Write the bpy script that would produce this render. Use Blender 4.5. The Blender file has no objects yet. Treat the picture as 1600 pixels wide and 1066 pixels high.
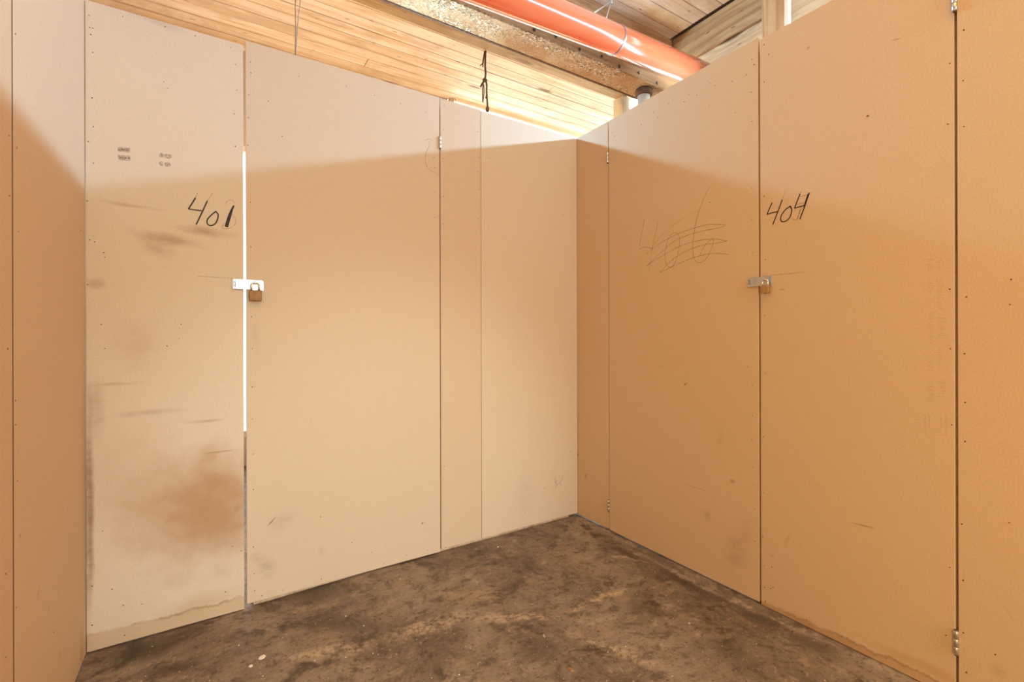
import bpy, bmesh, math, random
from mathutils import Vector, Matrix

random.seed(7)
sc = bpy.context.scene
COL = sc.collection

# ------------------------------------------------------------------ camera
CAM = Vector((-1.994, -2.327, 1.160))
YAW, ROLL = math.radians(32.67), math.radians(-0.15)
FPX, HOR = 732.6, 525.6                      # focal length in pixels of the 1600 px frame, horizon row
FWD = Vector((math.sin(YAW), math.cos(YAW), 0))
_r0 = Vector((math.cos(YAW), -math.sin(YAW), 0))
_u0 = Vector((0, 0, 1))
RGT = _r0 * math.cos(ROLL) + _u0 * math.sin(ROLL)
UPV = -_r0 * math.sin(ROLL) + _u0 * math.cos(ROLL)
cd = bpy.data.cameras.new('camera')
cam = bpy.data.objects.new('camera', cd)
COL.objects.link(cam)
M3 = Matrix((RGT, UPV, -FWD)).transposed()
cam.matrix_world = Matrix.Translation(CAM) @ M3.to_4x4()
cd.sensor_width = 36.0
cd.lens = FPX / 1600 * 36.0
cd.shift_y = (HOR - 533) / 1600
cd.clip_start = 0.02
sc.camera = cam

# ------------------------------------------------------------------ view, world, lights
sc.view_settings.view_transform = 'Standard'
sc.view_settings.look = 'None'
sc.view_settings.gamma = 1
sc.view_settings.use_curve_mapping = False
sc.view_settings.exposure = 0.0

world = bpy.data.worlds.new('sky')
sc.world = world
world.use_nodes = True
world.node_tree.nodes['Background'].inputs[0].default_value = (0.78, 0.93, 1.0, 1)
world.node_tree.nodes['Background'].inputs[1].default_value = 5.0


def lamp(name, kind, loc, target, energy, color, size=None, size_y=None):
    l = bpy.data.lights.new(name, kind)
    l.energy = energy
    l.color = color
    if kind == 'AREA':
        l.shape = 'RECTANGLE'
        l.size, l.size_y = size, size_y
    else:
        l.shadow_soft_size = size
    if kind == 'SPOT':
        l.spot_size, l.spot_blend = math.radians(size_y), 0.9
    o = bpy.data.objects.new(name, l)
    COL.objects.link(o)
    o.location = loc
    if target is not None:
        z = (Vector(loc) - Vector(target)).normalized()
        # keep the long side (local x) horizontal
        x = Vector((0, 0, 1)).cross(z)
        if x.length < 1e-4:
            x = Vector((1, 0, 0))
        x.normalize()
        o.matrix_world = Matrix.Translation(loc) @ Matrix((x, z.cross(x), z)).transposed().to_4x4()
    return o


LIGHTS = (   # name, kind, place, aim, watts, colour, size
    ('tube_lamp_right', 'AREA', (1.3, -1.6, 2.835), (-2.4, -1.6, 1.72), 149, (0.383, 0.687, 1.000), 3.0, 0.03),
    ('tube_lamp_left', 'AREA', (-3.6, -0.50, 2.830), (-2.35, -3.0, 2.2), 14.4, (0.267, 0.560, 1.000), 0.9, 0.05),
    ('tube_lamp_back', 'AREA', (-0.75, 1.2, 3.065), (-0.35, -0.8, 2.2), 57.7, (0.350, 0.708, 1.000), 0.8, 0.03),
    ('overhead_fill', 'AREA', (-1.2, -2.7, 3.70), (-1.2, -2.7, 0), 50.2, (1.000, 0.500, 0.036), 2.6, 1.6),  # added overhead fill giving the walls their warm base light
    ('corridor_spot', 'POINT', (-0.95, -6.6, 2.9), None, 261, (0.432, 0.761, 1.000), 0.12, None),
    ('back_wall_fill', 'SPOT', (-1.3, -5.6, 0.9), (-1.28, 0, 0.30), 411, (0.827, 1.000, 0.988), 0.15, 30),  # added fill spot that brightens the lower back wall
    ('side_fill_left', 'AREA', (-2.25, -3.0, 0.85), (0, -1.5, 0.7), 22, (1.000, 0.800, 0.400), 0.9, 0.9),  # added warm fill, low on the left, lifting the right wall
    ('side_fill_right', 'AREA', (-0.12, -3.4, 0.85), (-2.39, -1.0, 0.8), 27.8, (1.000, 0.405, 0.022), 0.9, 0.9),  # added orange fill, low on the right, for the left wall
    ('ceiling_fill_back', 'AREA', (1.0, 2.0, 1.9), (1.0, 2.01, 4), 27.4, (1.000, 0.826, 0.522), 2.0, 0.5),  # added unseen uplight brightening the ceiling boards near the window
    ('ceiling_fill_left', 'AREA', (-1.6, 1.75, 1.2), (-1.6, 1.76, 4), 38.1, (1.000, 0.590, 0.210), 1.6, 0.5),  # added uplight hidden behind the partition, for the left ceiling boards
    ('locker_fill', 'POINT', (-1.5, 0.9, 0.55), None, 16, (1.0, 0.58, 0.26), 0.05, None),  # added warm fill so the view through the open door joint turns orange
    ('ceiling_fill_right', 'AREA', (0.75, -0.5, 2.25), (0.75, -0.49, 4), 0.96, (1.000, 0.500, 0.150), 0.9, 1.6),  # added weak uplight for the beams over the right wall
)
for a in LIGHTS:
    lamp(*a)


# ------------------------------------------------------------------ from a photo measurement to metres on a known plane
def ray(px, py):
    return FWD + RGT * ((px - 800) / FPX) + UPV * ((HOR - py) / FPX)


def hit(px, py, axis, v):
    d = ray(px, py)
    return CAM + d * ((v - CAM[axis]) / d[axis])


WC = -2.390                                   # plane of the left wall
def A(px, py): p = hit(px, py, 1, 0.0); return (p.x, p.z)
def B(px, py): p = hit(px, py, 0, 0.0); return (p.y, p.z)
def Cw(px, py): p = hit(px, py, 0, WC); return (p.y, p.z)
def F(px, py): p = hit(px, py, 2, 0.0); return (p.x, p.y)


# ------------------------------------------------------------------ mesh helpers
def box(bm, x0, x1, y0, y1, z0, z1, mi=0, bevel=0.0):
    x0, x1 = min(x0, x1), max(x0, x1); y0, y1 = min(y0, y1), max(y0, y1); z0, z1 = min(z0, z1), max(z0, z1)
    v = [bm.verts.new(p) for p in ((x0,y0,z0),(x1,y0,z0),(x1,y1,z0),(x0,y1,z0),(x0,y0,z1),(x1,y0,z1),(x1,y1,z1),(x0,y1,z1))]
    fs = [bm.faces.new([v[i] for i in q]) for q in ((0,3,2,1),(4,5,6,7),(0,1,5,4),(1,2,6,5),(2,3,7,6),(3,0,4,7))]
    for f in fs: f.material_index = mi
    if bevel > 0:
        es = list({e for f in fs for e in f.edges})
        r = bmesh.ops.bevel(bm, geom=es, offset=bevel, segments=2, profile=0.5, affect='EDGES')
        for f in r['faces']: f.material_index = mi
    return fs


def frame_for(d):
    d = d.normalized()
    a = Vector((0, 0, 1)) if abs(d.z) < 0.9 else Vector((1, 0, 0))
    u = a.cross(d).normalized()
    return u, d.cross(u)


def tube(bm, pts, r, n=12, mi=0, caps=True, closed=False):
    pts = [Vector(p) for p in pts]
    rs = r if isinstance(r, (list, tuple)) else [r] * len(pts)
    rings = []
    prev = None
    for i, p in enumerate(pts):
        if closed:
            d = pts[(i + 1) % len(pts)] - pts[i - 1]
        else:
            d = pts[min(i + 1, len(pts) - 1)] - pts[max(i - 1, 0)]
        if prev is None:
            u, w = frame_for(d)
        else:
            dn = d.normalized()
            u = (prev - dn * prev.dot(dn)).normalized()
            w = dn.cross(u)
        prev = u
        rings.append([bm.verts.new(p + (u * math.cos(2*math.pi*k/n) + w * math.sin(2*math.pi*k/n)) * rs[i]) for k in range(n)])
    m = len(rings)
    for i in range(m if closed else m - 1):
        a, b = rings[i], rings[(i + 1) % m]
        for k in range(n):
            f = bm.faces.new((a[k], a[(k+1) % n], b[(k+1) % n], b[k])); f.smooth = True; f.material_index = mi
    if caps and not closed:
        f = bm.faces.new(list(reversed(rings[0]))); f.material_index = mi
        f = bm.faces.new(rings[-1]); f.material_index = mi


def prism(bm, pts, d, mi=0):
    """closed outline pts extruded by vector d"""
    d = Vector(d)
    a = [bm.verts.new(p) for p in pts]
    b = [bm.verts.new(Vector(p) + d) for p in pts]
    n = len(a)
    fs = [bm.faces.new(a), bm.faces.new(list(reversed(b)))]
    for i in range(n):
        fs.append(bm.faces.new((a[i], b[i], b[(i+1) % n], a[(i+1) % n])))
    for f in fs: f.material_index = mi
    return fs


def obj(name, bm, mats, parent=None, **props):
    bmesh.ops.recalc_face_normals(bm, faces=bm.faces[:])
    me = bpy.data.meshes.new(name)
    bm.to_mesh(me); bm.free()
    for m in (mats if isinstance(mats, (list, tuple)) else [mats]):
        me.materials.append(m)
    o = bpy.data.objects.new(name, me)
    COL.objects.link(o)
    if parent is not None:
        o.parent = parent
        o.matrix_parent_inverse = parent.matrix_world.inverted()
    for k, v in props.items(): o[k] = v
    return o


def empty(name, loc, label, cat, group=None):
    o = bpy.data.objects.new(name, None)
    COL.objects.link(o)
    o.location = loc
    o.matrix_world = Matrix.Translation(loc)
    o.empty_display_size = 0.05
    o['label'] = label; o['category'] = cat
    if group: o['group'] = group
    return o


S = 'structure'


# ------------------------------------------------------------------ materials
class NT:
    def __init__(s, name, rough=0.7, metal=0.0, spec=0.3):
        s.m = bpy.data.materials.new(name); s.m.use_nodes = True
        s.t = s.m.node_tree; s.n = s.t.nodes
        s.b = s.n['Principled BSDF']
        s.b.inputs['Roughness'].default_value = rough
        s.b.inputs['Metallic'].default_value = metal
        s.b.inputs['Specular IOR Level'].default_value = spec
        s.co = s.n.new('ShaderNodeTexCoord').outputs['Object']

    def add(s, typ, ins=None, **kw):
        n = s.n.new('ShaderNode' + typ)
        for k, v in kw.items(): setattr(n, k, v)
        for k, v in (ins or {}).items():
            if hasattr(v, 'links'): s.t.links.new(v, n.inputs[k])
            else: n.inputs[k].default_value = v
        return n

    def math(s, op, a, b=0.0, c=0.0):
        return s.add('Math', {0: a, 1: b, 2: c}, operation=op).outputs[0]

    def vmul(s, v, k, off=(0, 0, 0)):
        return s.add('VectorMath', {0: v, 1: k, 2: off}, operation='MULTIPLY_ADD').outputs[0]

    def noise(s, vec, scale, detail=4, rough=0.55, dist=0.0):
        return s.add('TexNoise', {'Vector': vec, 'Scale': scale, 'Detail': detail, 'Roughness': rough, 'Distortion': dist}).outputs['Fac']

    def ramp(s, fac, lo, hi, a=0.0, b=1.0, smooth=True):
        return s.add('MapRange', {'Value': fac, 'From Min': lo, 'From Max': hi, 'To Min': a, 'To Max': b},
                     interpolation_type='SMOOTHSTEP' if smooth else 'LINEAR').outputs['Result']

    def mix(s, fac, a, b, blend='MIX'):
        n = s.n.new('ShaderNodeMix'); n.data_type = 'RGBA'; n.blend_type = blend
        for i, v in ((0, fac), (6, a), (7, b)):
            if hasattr(v, 'links'): s.t.links.new(v, n.inputs[i])
            else: n.inputs[i].default_value = v if i == 0 else (*v, 1) if len(v) == 3 else v
        return n.outputs[2]

    def color(s, c):
        if hasattr(c, 'links'): s.t.links.new(c, s.b.inputs['Base Color'])
        else: s.b.inputs['Base Color'].default_value = (*c, 1)

    def bump(s, h, strength=0.3, dist=0.01):
        n = s.add('Bump', {'Height': h, 'Strength': strength, 'Distance': dist})
        s.t.links.new(n.outputs[0], s.b.inputs['Normal'])


BOARD = (0.66, 0.52, 0.39)


def board_mat(name, plane='x', stains=(), base=BOARD, waterline=None):
    """pressed particle board. stains and painted shade: (u, v, ru, rv, strength, colour, angle, breakup) in metres on the wall plane"""
    t = NT(name, 0.62, spec=0.25)
    sep = t.add('SeparateXYZ', {0: t.co})
    u = sep.outputs[0] if plane == 'x' else sep.outputs[1]
    w = sep.outputs[2]
    uv = t.add('CombineXYZ', {0: u, 1: w}).outputs[0]
    chips = t.noise(t.co, 190, 3, 0.7)
    mid = t.noise(t.co, 24, 3, 0.6)
    big = t.noise(t.co, 1.6, 3, 0.5)
    col = t.mix(t.ramp(chips, 0.30, 0.72), tuple(c * 0.93 for c in base), tuple(min(1, c * 1.06) for c in base))
    col = t.mix(t.ramp(mid, 0.35, 0.7, 0, 0.10), col, tuple(c * 0.86 for c in base))
    col = t.mix(t.ramp(big, 0.4, 0.75, 0, 0.14), col, (base[0] * 0.93, base[1] * 0.88, base[2] * 0.82))
    fine = t.noise(uv, 420, 2, 0.5)
    col = t.mix(t.ramp(fine, 0.66, 0.74, 0, 0.22), col, (base[0] * .6, base[1] * .52, base[2] * .45))
    br = t.noise(t.vmul(uv, (6, 16, 1)), 1.6, 5, 0.65)
    ed = t.add('TexNoise', {'Vector': uv, 'Scale': 9.0, 'Detail': 4.0}).outputs['Color']
    for (cu, cv, ru, rv, st, sc_, ang, bk) in stains:
        q = t.add('VectorMath', {0: ed, 1: (0.5, 0.5, 0.5)}, operation='SUBTRACT').outputs[0]
        q = t.add('VectorMath', {0: q, 1: (ru * .8, rv * .8, 0), 2: uv}, operation='MULTIPLY_ADD').outputs[0]
        q = t.add('VectorMath', {0: q, 1: (cu, cv, 0)}, operation='SUBTRACT').outputs[0]
        if ang: q = t.add('VectorRotate', {'Vector': q, 'Angle': -ang}, rotation_type='Z_AXIS').outputs[0]
        q = t.add('VectorMath', {0: q, 1: (1 / ru, 1 / rv, 0)}, operation='MULTIPLY').outputs[0]
        ln = t.add('VectorMath', {0: q}, operation='LENGTH').outputs['Value']
        f = t.ramp(ln, 1.0, 0.12)
        if bk: f = t.math('MULTIPLY', f, t.ramp(br, 0.36, 0.62, 1 - bk, 1.0))
        f = t.math('MULTIPLY', f, st)
        col = t.mix(f, col, sc_)
    if waterline:                               # swollen, stained foot of the board: list of (u0, z0, u1, z1, colour, strength)
        for (u0, z0, u1, z1, wc, ws) in waterline:
            k = (z1 - z0) / (u1 - u0)
            line = t.math('MULTIPLY_ADD', u, k, z0 - k * u0)
            jag = t.math('MULTIPLY_ADD', t.noise(t.vmul(uv, (1, .3, 1)), 22, 5, 0.6), 0.05, -0.025)
            h = t.math('SUBTRACT', t.math('ADD', line, jag), w)
            inside = t.ramp(h, -0.004, 0.006)
            rim = t.math('MULTIPLY', t.math('MULTIPLY', inside, t.ramp(h, 0.016, 0.0)), t.ramp(t.noise(uv, 4.5, 3, 0.6), 0.42, 0.6))
            col = t.mix(t.math('MULTIPLY', inside, ws), col, wc)
            col = t.mix(t.math('MULTIPLY', rim, ws * 0.9), col, (0.13, 0.07, 0.035))
    t.color(col)
    t.bump(t.math('ADD', chips, t.math('MULTIPLY', mid, 0.4)), 0.10, 0.002)
    return t.m


def wood_mat(name, axis, light, dark, knots=0.5, boards=None, rough=0.6, grain=1.0, blotch=0.35):
    """sawn timber, grain along axis; boards=(width, offset) gives each board across y its own tone"""
    t = NT(name, rough, spec=0.25)
    st = {'x': (0.5, 9, 9), 'y': (9, 0.5, 9), 'z': (9, 9, 0.5)}[axis]
    k2 = {'x': (2.0, 9, 9), 'y': (9, 2.0, 9), 'z': (9, 9, 2.0)}[axis]
    vec = t.co
    rnd = None
    if boards:
        y = t.add('SeparateXYZ', {0: t.co}).outputs[1]
        idx = t.math('FLOOR', t.math('DIVIDE', t.math('SUBTRACT', y, boards[1]), boards[0]))
        wn = t.add('TexWhiteNoise', {'W': idx}, noise_dimensions='1D')
        rnd = wn.outputs['Value']
        off = t.add('CombineXYZ', {0: t.math('MULTIPLY', rnd, 37.0), 2: t.math('MULTIPLY', rnd, 11.0)}).outputs[0]
        vec = t.add('VectorMath', {0: t.co, 1: off}, operation='ADD').outputs[0]
    g = t.noise(t.vmul(vec, st), 2.2 * grain, 6, 0.62, 0.6)
    fineg = t.noise(t.vmul(vec, tuple(c * 5 for c in st)), 2.6 * grain, 3, 0.6)
    col = t.mix(t.ramp(g, 0.38, 0.66), light, dark)
    col = t.mix(t.ramp(fineg, 0.55, 0.75, 0, 0.35), col, tuple(c * 0.7 for c in dark))
    bl = t.noise(vec, 2.3, 4, 0.6)
    col = t.mix(t.ramp(bl, 0.48, 0.72, 0, blotch), col, tuple(c * 0.72 for c in dark))
    if rnd is not None:
        col = t.mix(t.math('MULTIPLY', rnd, 0.30), col, tuple(c * 0.80 for c in dark))
    if knots:
        vo = t.add('TexVoronoi', {'Vector': t.vmul(vec, k2), 'Scale': 0.55, 'Randomness': 1.0})
        kf = t.ramp(vo.outputs['Distance'], 0.17, 0.07, 0, knots)
        col = t.mix(kf, col, (0.16, 0.075, 0.03))
        ring = t.math('MULTIPLY', t.ramp(vo.outputs['Distance'], 0.34, 0.24), t.ramp(vo.outputs['Distance'], 0.16, 0.24))
        col = t.mix(t.math('MULTIPLY', ring, 0.30), col, (0.30, 0.15, 0.06))
        sp = t.add('TexVoronoi', {'Vector': t.vmul(vec, tuple(c * 2.2 for c in k2)), 'Scale': 0.9})
        col = t.mix(t.ramp(sp.outputs['Distance'], 0.10, 0.05, 0, 0.75), col, (0.09, 0.05, 0.025))
    t.color(col)
    t.bump(fineg, 0.2, 0.004)
    return t.m


def plain(name, c, rough=0.6, metal=0.0, spec=0.3, var=0.0, scale=40):
    t = NT(name, rough, metal, spec)
    if var:
        n = t.noise(t.co, scale, 4, 0.6)
        t.color(t.mix(t.ramp(n, 0.3, 0.7), tuple(x * (1 - var) for x in c), tuple(min(1, x * (1 + var)) for x in c)))
    else:
        t.color(c)
    return t.m


def smudge_mat(name, c, density=0.6):
    """graphite / scuff rubbed into the board: partly see-through, uneven"""
    t = NT(name, 0.8)
    t.color(c)
    n = t.noise(t.co, 160, 4, 0.7)
    t.t.links.new(t.ramp(n, 0.36, 0.62, 0.15 * density, density), t.b.inputs['Alpha'])
    return t.m


M_EDGE = plain('board_edge', (0.62, 0.46, 0.31), 0.8, var=0.15, scale=120)
M_NAIL = plain('dark_nail_head', (0.085, 0.05, 0.03), 0.7)
M_INK = plain('black_marker_ink', (0.030, 0.018, 0.014), 0.5, var=0.3, scale=300)
M_PENCIL = smudge_mat('pencil_line', (0.17, 0.075, 0.03), 0.72)
M_PENCIL2 = smudge_mat('faint_pencil_line', (0.26, 0.13, 0.06), 0.50)
M_STAMP = smudge_mat('grey_stamp_ink', (0.22, 0.165, 0.13), 0.45)
M_FAINT = smudge_mat('worn_stamp_ink', (0.30, 0.17, 0.075), 0.16)
M_STEEL = plain('zinc_plated_steel', (0.60, 0.59, 0.57), 0.34, 0.9, 0.5, var=0.10, scale=60)
M_STEELD = plain('dark_steel', (0.16, 0.14, 0.13), 0.45, 0.8)
M_CHROME = plain('polished_shackle', (0.86, 0.85, 0.82), 0.14, 1.0)
M_BRASS = plain('tarnished_brass', (0.23, 0.105, 0.035), 0.45, 0.6, var=0.22, scale=55)
M_BRASS2 = plain('satin_brass', (0.50, 0.31, 0.14), 0.38, 0.75, var=0.12, scale=70)
M_STUD = wood_mat('stud_pine', 'z', (0.66, 0.49, 0.32), (0.50, 0.33, 0.19), 0.4, grain=1.6)
M_JOINTD = plain('dark_joint_backing', (0.075, 0.042, 0.024), 0.85, var=0.2)
M_POST = wood_mat('post_pine', 'z', (0.80, 0.64, 0.42), (0.68, 0.48, 0.28), 0.3)
BW, BY = 0.139, 1.542                          # ceiling board width, and one board edge
M_PLANK = wood_mat('ceiling_pine_boards', 'x', (0.88, 0.77, 0.66), (0.70, 0.50, 0.34), 0.85, boards=(BW, BY), blotch=0.6)
M_GIRD = wood_mat('girder_fir', 'x', (0.50, 0.355, 0.215), (0.37, 0.235, 0.125), 0.6, blotch=0.4)
M_OLD = wood_mat('old_brown_timber', 'x', (0.62, 0.35, 0.165), (0.40, 0.20, 0.09), 0.8, blotch=0.5)
M_OLDY = wood_mat('old_knotty_timber', 'y', (0.62, 0.42, 0.23), (0.40, 0.24, 0.115), 0.9, blotch=0.5)
M_LEDG = wood_mat('ledger_pine', 'y', (0.86, 0.68, 0.45), (0.66, 0.45, 0.25), 0.8, blotch=0.35)
M_HEAD = plain('cream_painted_board', (0.86, 0.72, 0.50), 0.6, var=0.04, scale=8)

# rusty steel
_t = NT('rusty_steel', 0.85)
_a = _t.noise(_t.vmul(_t.co, (1.0, 1.4, 1.0)), 34, 6, 0.72, 1.2)
_b = _t.noise(_t.co, 3.2, 4, 0.6)
_c = _t.noise(_t.vmul(_t.co, (1, 1.6, 1)), 75, 3, 0.7)
_col = _t.mix(_t.ramp(_b, 0.35, 0.65), (0.40, 0.18, 0.062), (0.52, 0.31, 0.15))
_m = _t.ramp(_t.noise(_t.vmul(_t.co, (1, 3, 3)), 2.6, 3, 0.6), 0.38, 0.60)
_col = _t.mix(_t.math('MULTIPLY', _t.ramp(_a, 0.53, 0.58), _m), _col, (0.80, 0.68, 0.50))
_col = _t.mix(_t.math('MULTIPLY', _t.ramp(_c, 0.50, 0.56), _t.math('MULTIPLY_ADD', _m, 0.6, 0.3)), _col, (0.085, 0.045, 0.022))
_t.color(_col)
_t.bump(_a, 0.6, 0.01)
M_RUST = _t.m
M_RUSTD = plain('dark_rusty_edge', (0.13, 0.065, 0.035), 0.8, var=0.35, scale=30)

# glossy orange pipe
_t = NT('glossy_orange_pipe', 0.16, spec=0.6)
_a = _t.noise(_t.vmul(_t.co, (0.6, 3, 3)), 2.0, 3, 0.5)
_col = _t.mix(_t.ramp(_a, 0.35, 0.7), (0.86, 0.115, 0.035), (0.90, 0.20, 0.08))
_b = _t.noise(_t.co, 70, 3, 0.7)
_col = _t.mix(_t.ramp(_b, 0.72, 0.76, 0, 0.7), _col, (0.25, 0.04, 0.02))
_t.color(_col)
_t.b.inputs['Coat Weight'].default_value = 0.6
_t.b.inputs['Coat Roughness'].default_value = 0.12
M_PIPE = _t.m
M_TWINE = plain('brown_twine', (0.15, 0.085, 0.05), 0.9, var=0.4, scale=120)
M_WIRE = plain('grey_wire', (0.44, 0.33, 0.23), 0.6, 0.2, var=0.2, scale=60)
M_WHITE = plain('white_plastic', (0.86, 0.82, 0.74), 0.35)
M_CHIP = plain('orange_brown_chip', (0.42, 0.20, 0.075), 0.8, var=0.2)
M_FLECK = plain('white_flake', (0.84, 0.78, 0.68), 0.8)
M_GRIT = plain('pale_grit', (0.42, 0.33, 0.25), 0.9, var=0.5, scale=20)
M_HALL = plain('painted_partition', (0.62, 0.46, 0.31), 0.8, var=0.06, scale=3)

_t = NT('window_glass', 0.02)
_out = _t.n['Material Output']
_tr = _t.add('BsdfTransparent', {0: (0.97, 0.98, 0.97, 1)})
_gl = _t.add('BsdfGlossy', {'Roughness': 0.03})
_mx = _t.add('MixShader', {0: 0.05, 1: _tr.outputs[0], 2: _gl.outputs[0]})
_t.t.links.new(_mx.outputs[0], _out.inputs[0])
M_GLASS = _t.m

# concrete floor
_t = NT('worn_concrete', 0.55, spec=0.35)
_sep = _t.add('SeparateXYZ', {0: _t.co})
_uv = _t.add('CombineXYZ', {0: _sep.outputs[0], 1: _sep.outputs[1]}).outputs[0]
_wp = _t.add('TexNoise', {'Vector': _uv, 'Scale': 1.7, 'Detail': 4.0}).outputs['Color']
_wuv = _t.add('VectorMath', {0: _t.add('VectorMath', {0: _wp, 1: (0.5, 0.5, 0.5)}, operation='SUBTRACT').outputs[0], 1: (0.35, 0.35, 0), 2: _uv}, operation='MULTIPLY_ADD').outputs[0]
_big = _t.noise(_wuv, 1.9, 6, 0.62)
_mid = _t.noise(_wuv, 7.0, 6, 0.66)
_fin = _t.noise(_uv, 55, 5, 0.7)
_gr = _t.noise(_uv, 150, 3, 0.7)
_col = _t.mix(_t.ramp(_big, 0.36, 0.64), (0.160, 0.120, 0.092), (0.320, 0.252, 0.198))
_m2 = _t.noise(_wuv, 15.0, 6, 0.7)
_pt = _t.noise(_uv, 0.9, 3, 0.5)
_col = _t.mix(_t.ramp(_m2, 0.50, 0.36, 0, 0.65), _col, (0.085, 0.060, 0.043))
_col = _t.mix(_t.ramp(_m2, 0.56, 0.68, 0, 0.6), _col, (0.42, 0.335, 0.26))
_col = _t.mix(_t.ramp(_mid, 0.47, 0.36, 0, 0.80), _col, (0.070, 0.048, 0.034))
_col = _t.mix(_t.ramp(_mid, 0.56, 0.70, 0, 0.55), _col, (0.40, 0.285, 0.185))
_col = _t.mix(_t.ramp(_fin, 0.46, 0.34, 0, 0.70), _col, (0.055, 0.038, 0.027))
_col = _t.mix(_t.ramp(_fin, 0.56, 0.66, 0, 0.45), _col, (0.40, 0.31, 0.225))
_col = _t.mix(_t.ramp(_gr, 0.64, 0.74, 0, 0.55), _col, (0.50, 0.38, 0.26))


def floor_streak(col, p0, p1, wid, st, c, lo=0.38, hi=0.6):
    """worn or dusty streak on the concrete from p0 to p1"""
    a, b = Vector(p0), Vector(p1)
    mid, d = (a + b) / 2, b - a
    ang = math.atan2(d.y, d.x)
    q = _t.add('VectorMath', {0: _wuv, 1: (mid.x, mid.y, 0)}, operation='SUBTRACT').outputs[0]
    q = _t.add('VectorRotate', {'Vector': q, 'Angle': -ang}, rotation_type='Z_AXIS').outputs[0]
    q = _t.add('VectorMath', {0: q, 1: (1 / (d.length * .62), 1 / wid, 0)}, operation='MULTIPLY').outputs[0]
    ln = _t.add('VectorMath', {0: q}, operation='LENGTH').outputs['Value']
    f = _t.math('MULTIPLY', _t.math('MULTIPLY', _t.ramp(ln, 1.0, 0.1), _t.ramp(_fin, lo, hi, 0.25 if c is not DARK else 0.6, 1.0)), _t.ramp(_m2, 0.38, 0.56, 0.25 if c is not DARK else 0.6, 1.0))
    return _t.mix(_t.math('MULTIPLY', f, st), col, c)


DUST, DARK, PALE = (0.60, 0.46, 0.315), (0.042, 0.030, 0.022), (0.50, 0.40, 0.31)
for (x0, y0, x1, y1, wd, st, c) in (
        (430, 905, 560, 915, .14, .75, DARK), (470, 960, 600, 965, .10, .75, DARK), (140, 1010, 330, 985, .10, .9, DARK),
        (200, 1045, 330, 1030, .06, .9, DARK), (640, 1045, 700, 1060, .12, .5, DARK), (930, 845, 1000, 872, .05, .8, DARK),
        (1010, 885, 1130, 950, .08, .85, DARK), (1130, 940, 1220, 990, .10, .75, DARK), (1210, 985, 1330, 1040, .08, .7, DARK),
        (1060, 1000, 1200, 1050, .10, .45, DARK), (800, 1010, 880, 1040, .12, .5, DARK), (960, 930, 1010, 960, .07, .4, DARK),
        (390, 1035, 600, 990, .055, .75, DUST), (580, 995, 760, 965, .075, .85, DUST), (730, 975, 880, 958, .05, .8, DUST),
        (870, 962, 980, 905, .035, .85, DUST), (940, 865, 1000, 880, .03, .8, DUST), (690, 925, 780, 945, .11, .55, (0.50, .34, .16)),
        (900, 985, 1060, 1050, .045, .6, DUST), (1000, 875, 1110, 925, .035, .8, PALE), (960, 850, 1010, 878, .04, .7, PALE),
        (1110, 925, 1190, 960, .04, .9, PALE), (1190, 960, 1300, 1010, .035, .8, PALE), (1300, 1010, 1420, 1062, .03, .7, PALE),
        (830, 850, 960, 900, .16, .45, (0.34, .235, .15)), (1020, 940, 1120, 1000, .14, .4, (0.34, .25, .165))):
    _col = floor_streak(_col, F(x0, y0), F(x1, y1), wd, st, c)
_t.color(_col)
_t.t.links.new(_t.ramp(_mid, 0.3, 0.7, 0.42, 0.75), _t.b.inputs['Roughness'])
_t.bump(_t.math('ADD', _t.math('MULTIPLY', _mid, 1.0), _t.math('MULTIPLY', _fin, 0.5)), 0.55, 0.02)
M_FLOOR = _t.m


# ------------------------------------------------------------------ boards of the walls and doors
def nail(bm, wall, u, z, r=0.0022):
    """one dark nail head standing 0.5 mm proud of a board"""
    n = 7
    rot = random.random() * 6
    a = random.uniform(0.6, 1.3)
    ring = [(u + r * math.cos(rot + 2*math.pi*k/n), z + a * r * math.sin(rot + 2*math.pi*k/n)) for k in range(n)]
    if wall == 'A':
        prism(bm, [(p, 0.002, q) for p, q in ring], (0, -0.0026, 0), 1)
    elif wall == 'B':
        prism(bm, [(0.002, p, q) for p, q in ring], (-0.0026, 0, 0), 1)
    else:
        prism(bm, [(WC - 0.002, p, q) for p, q in ring], (0.0026, 0, 0), 1)


def panel_bm(wall, u0, u1, z0, z1, th=0.016, nails=(), z1b=None):
    bm = bmesh.new()
    z1b = z1 if z1b is None else z1b
    out = [(u0, z0), (u1, z0), (u1, z1b), (u0, z1)]
    if wall == 'A':
        fs = prism(bm, [(p, 0, q) for p, q in out], (0, th, 0))
    elif wall == 'B':
        fs = prism(bm, [(0, p, q) for p, q in out], (th, 0, 0))
    else:
        fs = prism(bm, [(WC, p, q) for p, q in out], (-th, 0, 0))
    bmesh.ops.bevel(bm, geom=list({e for f in fs for e in f.edges}), offset=0.0012, segments=1, affect='EDGES')
    for (u, z) in nails: nail(bm, wall, u, z)
    return bm


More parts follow.
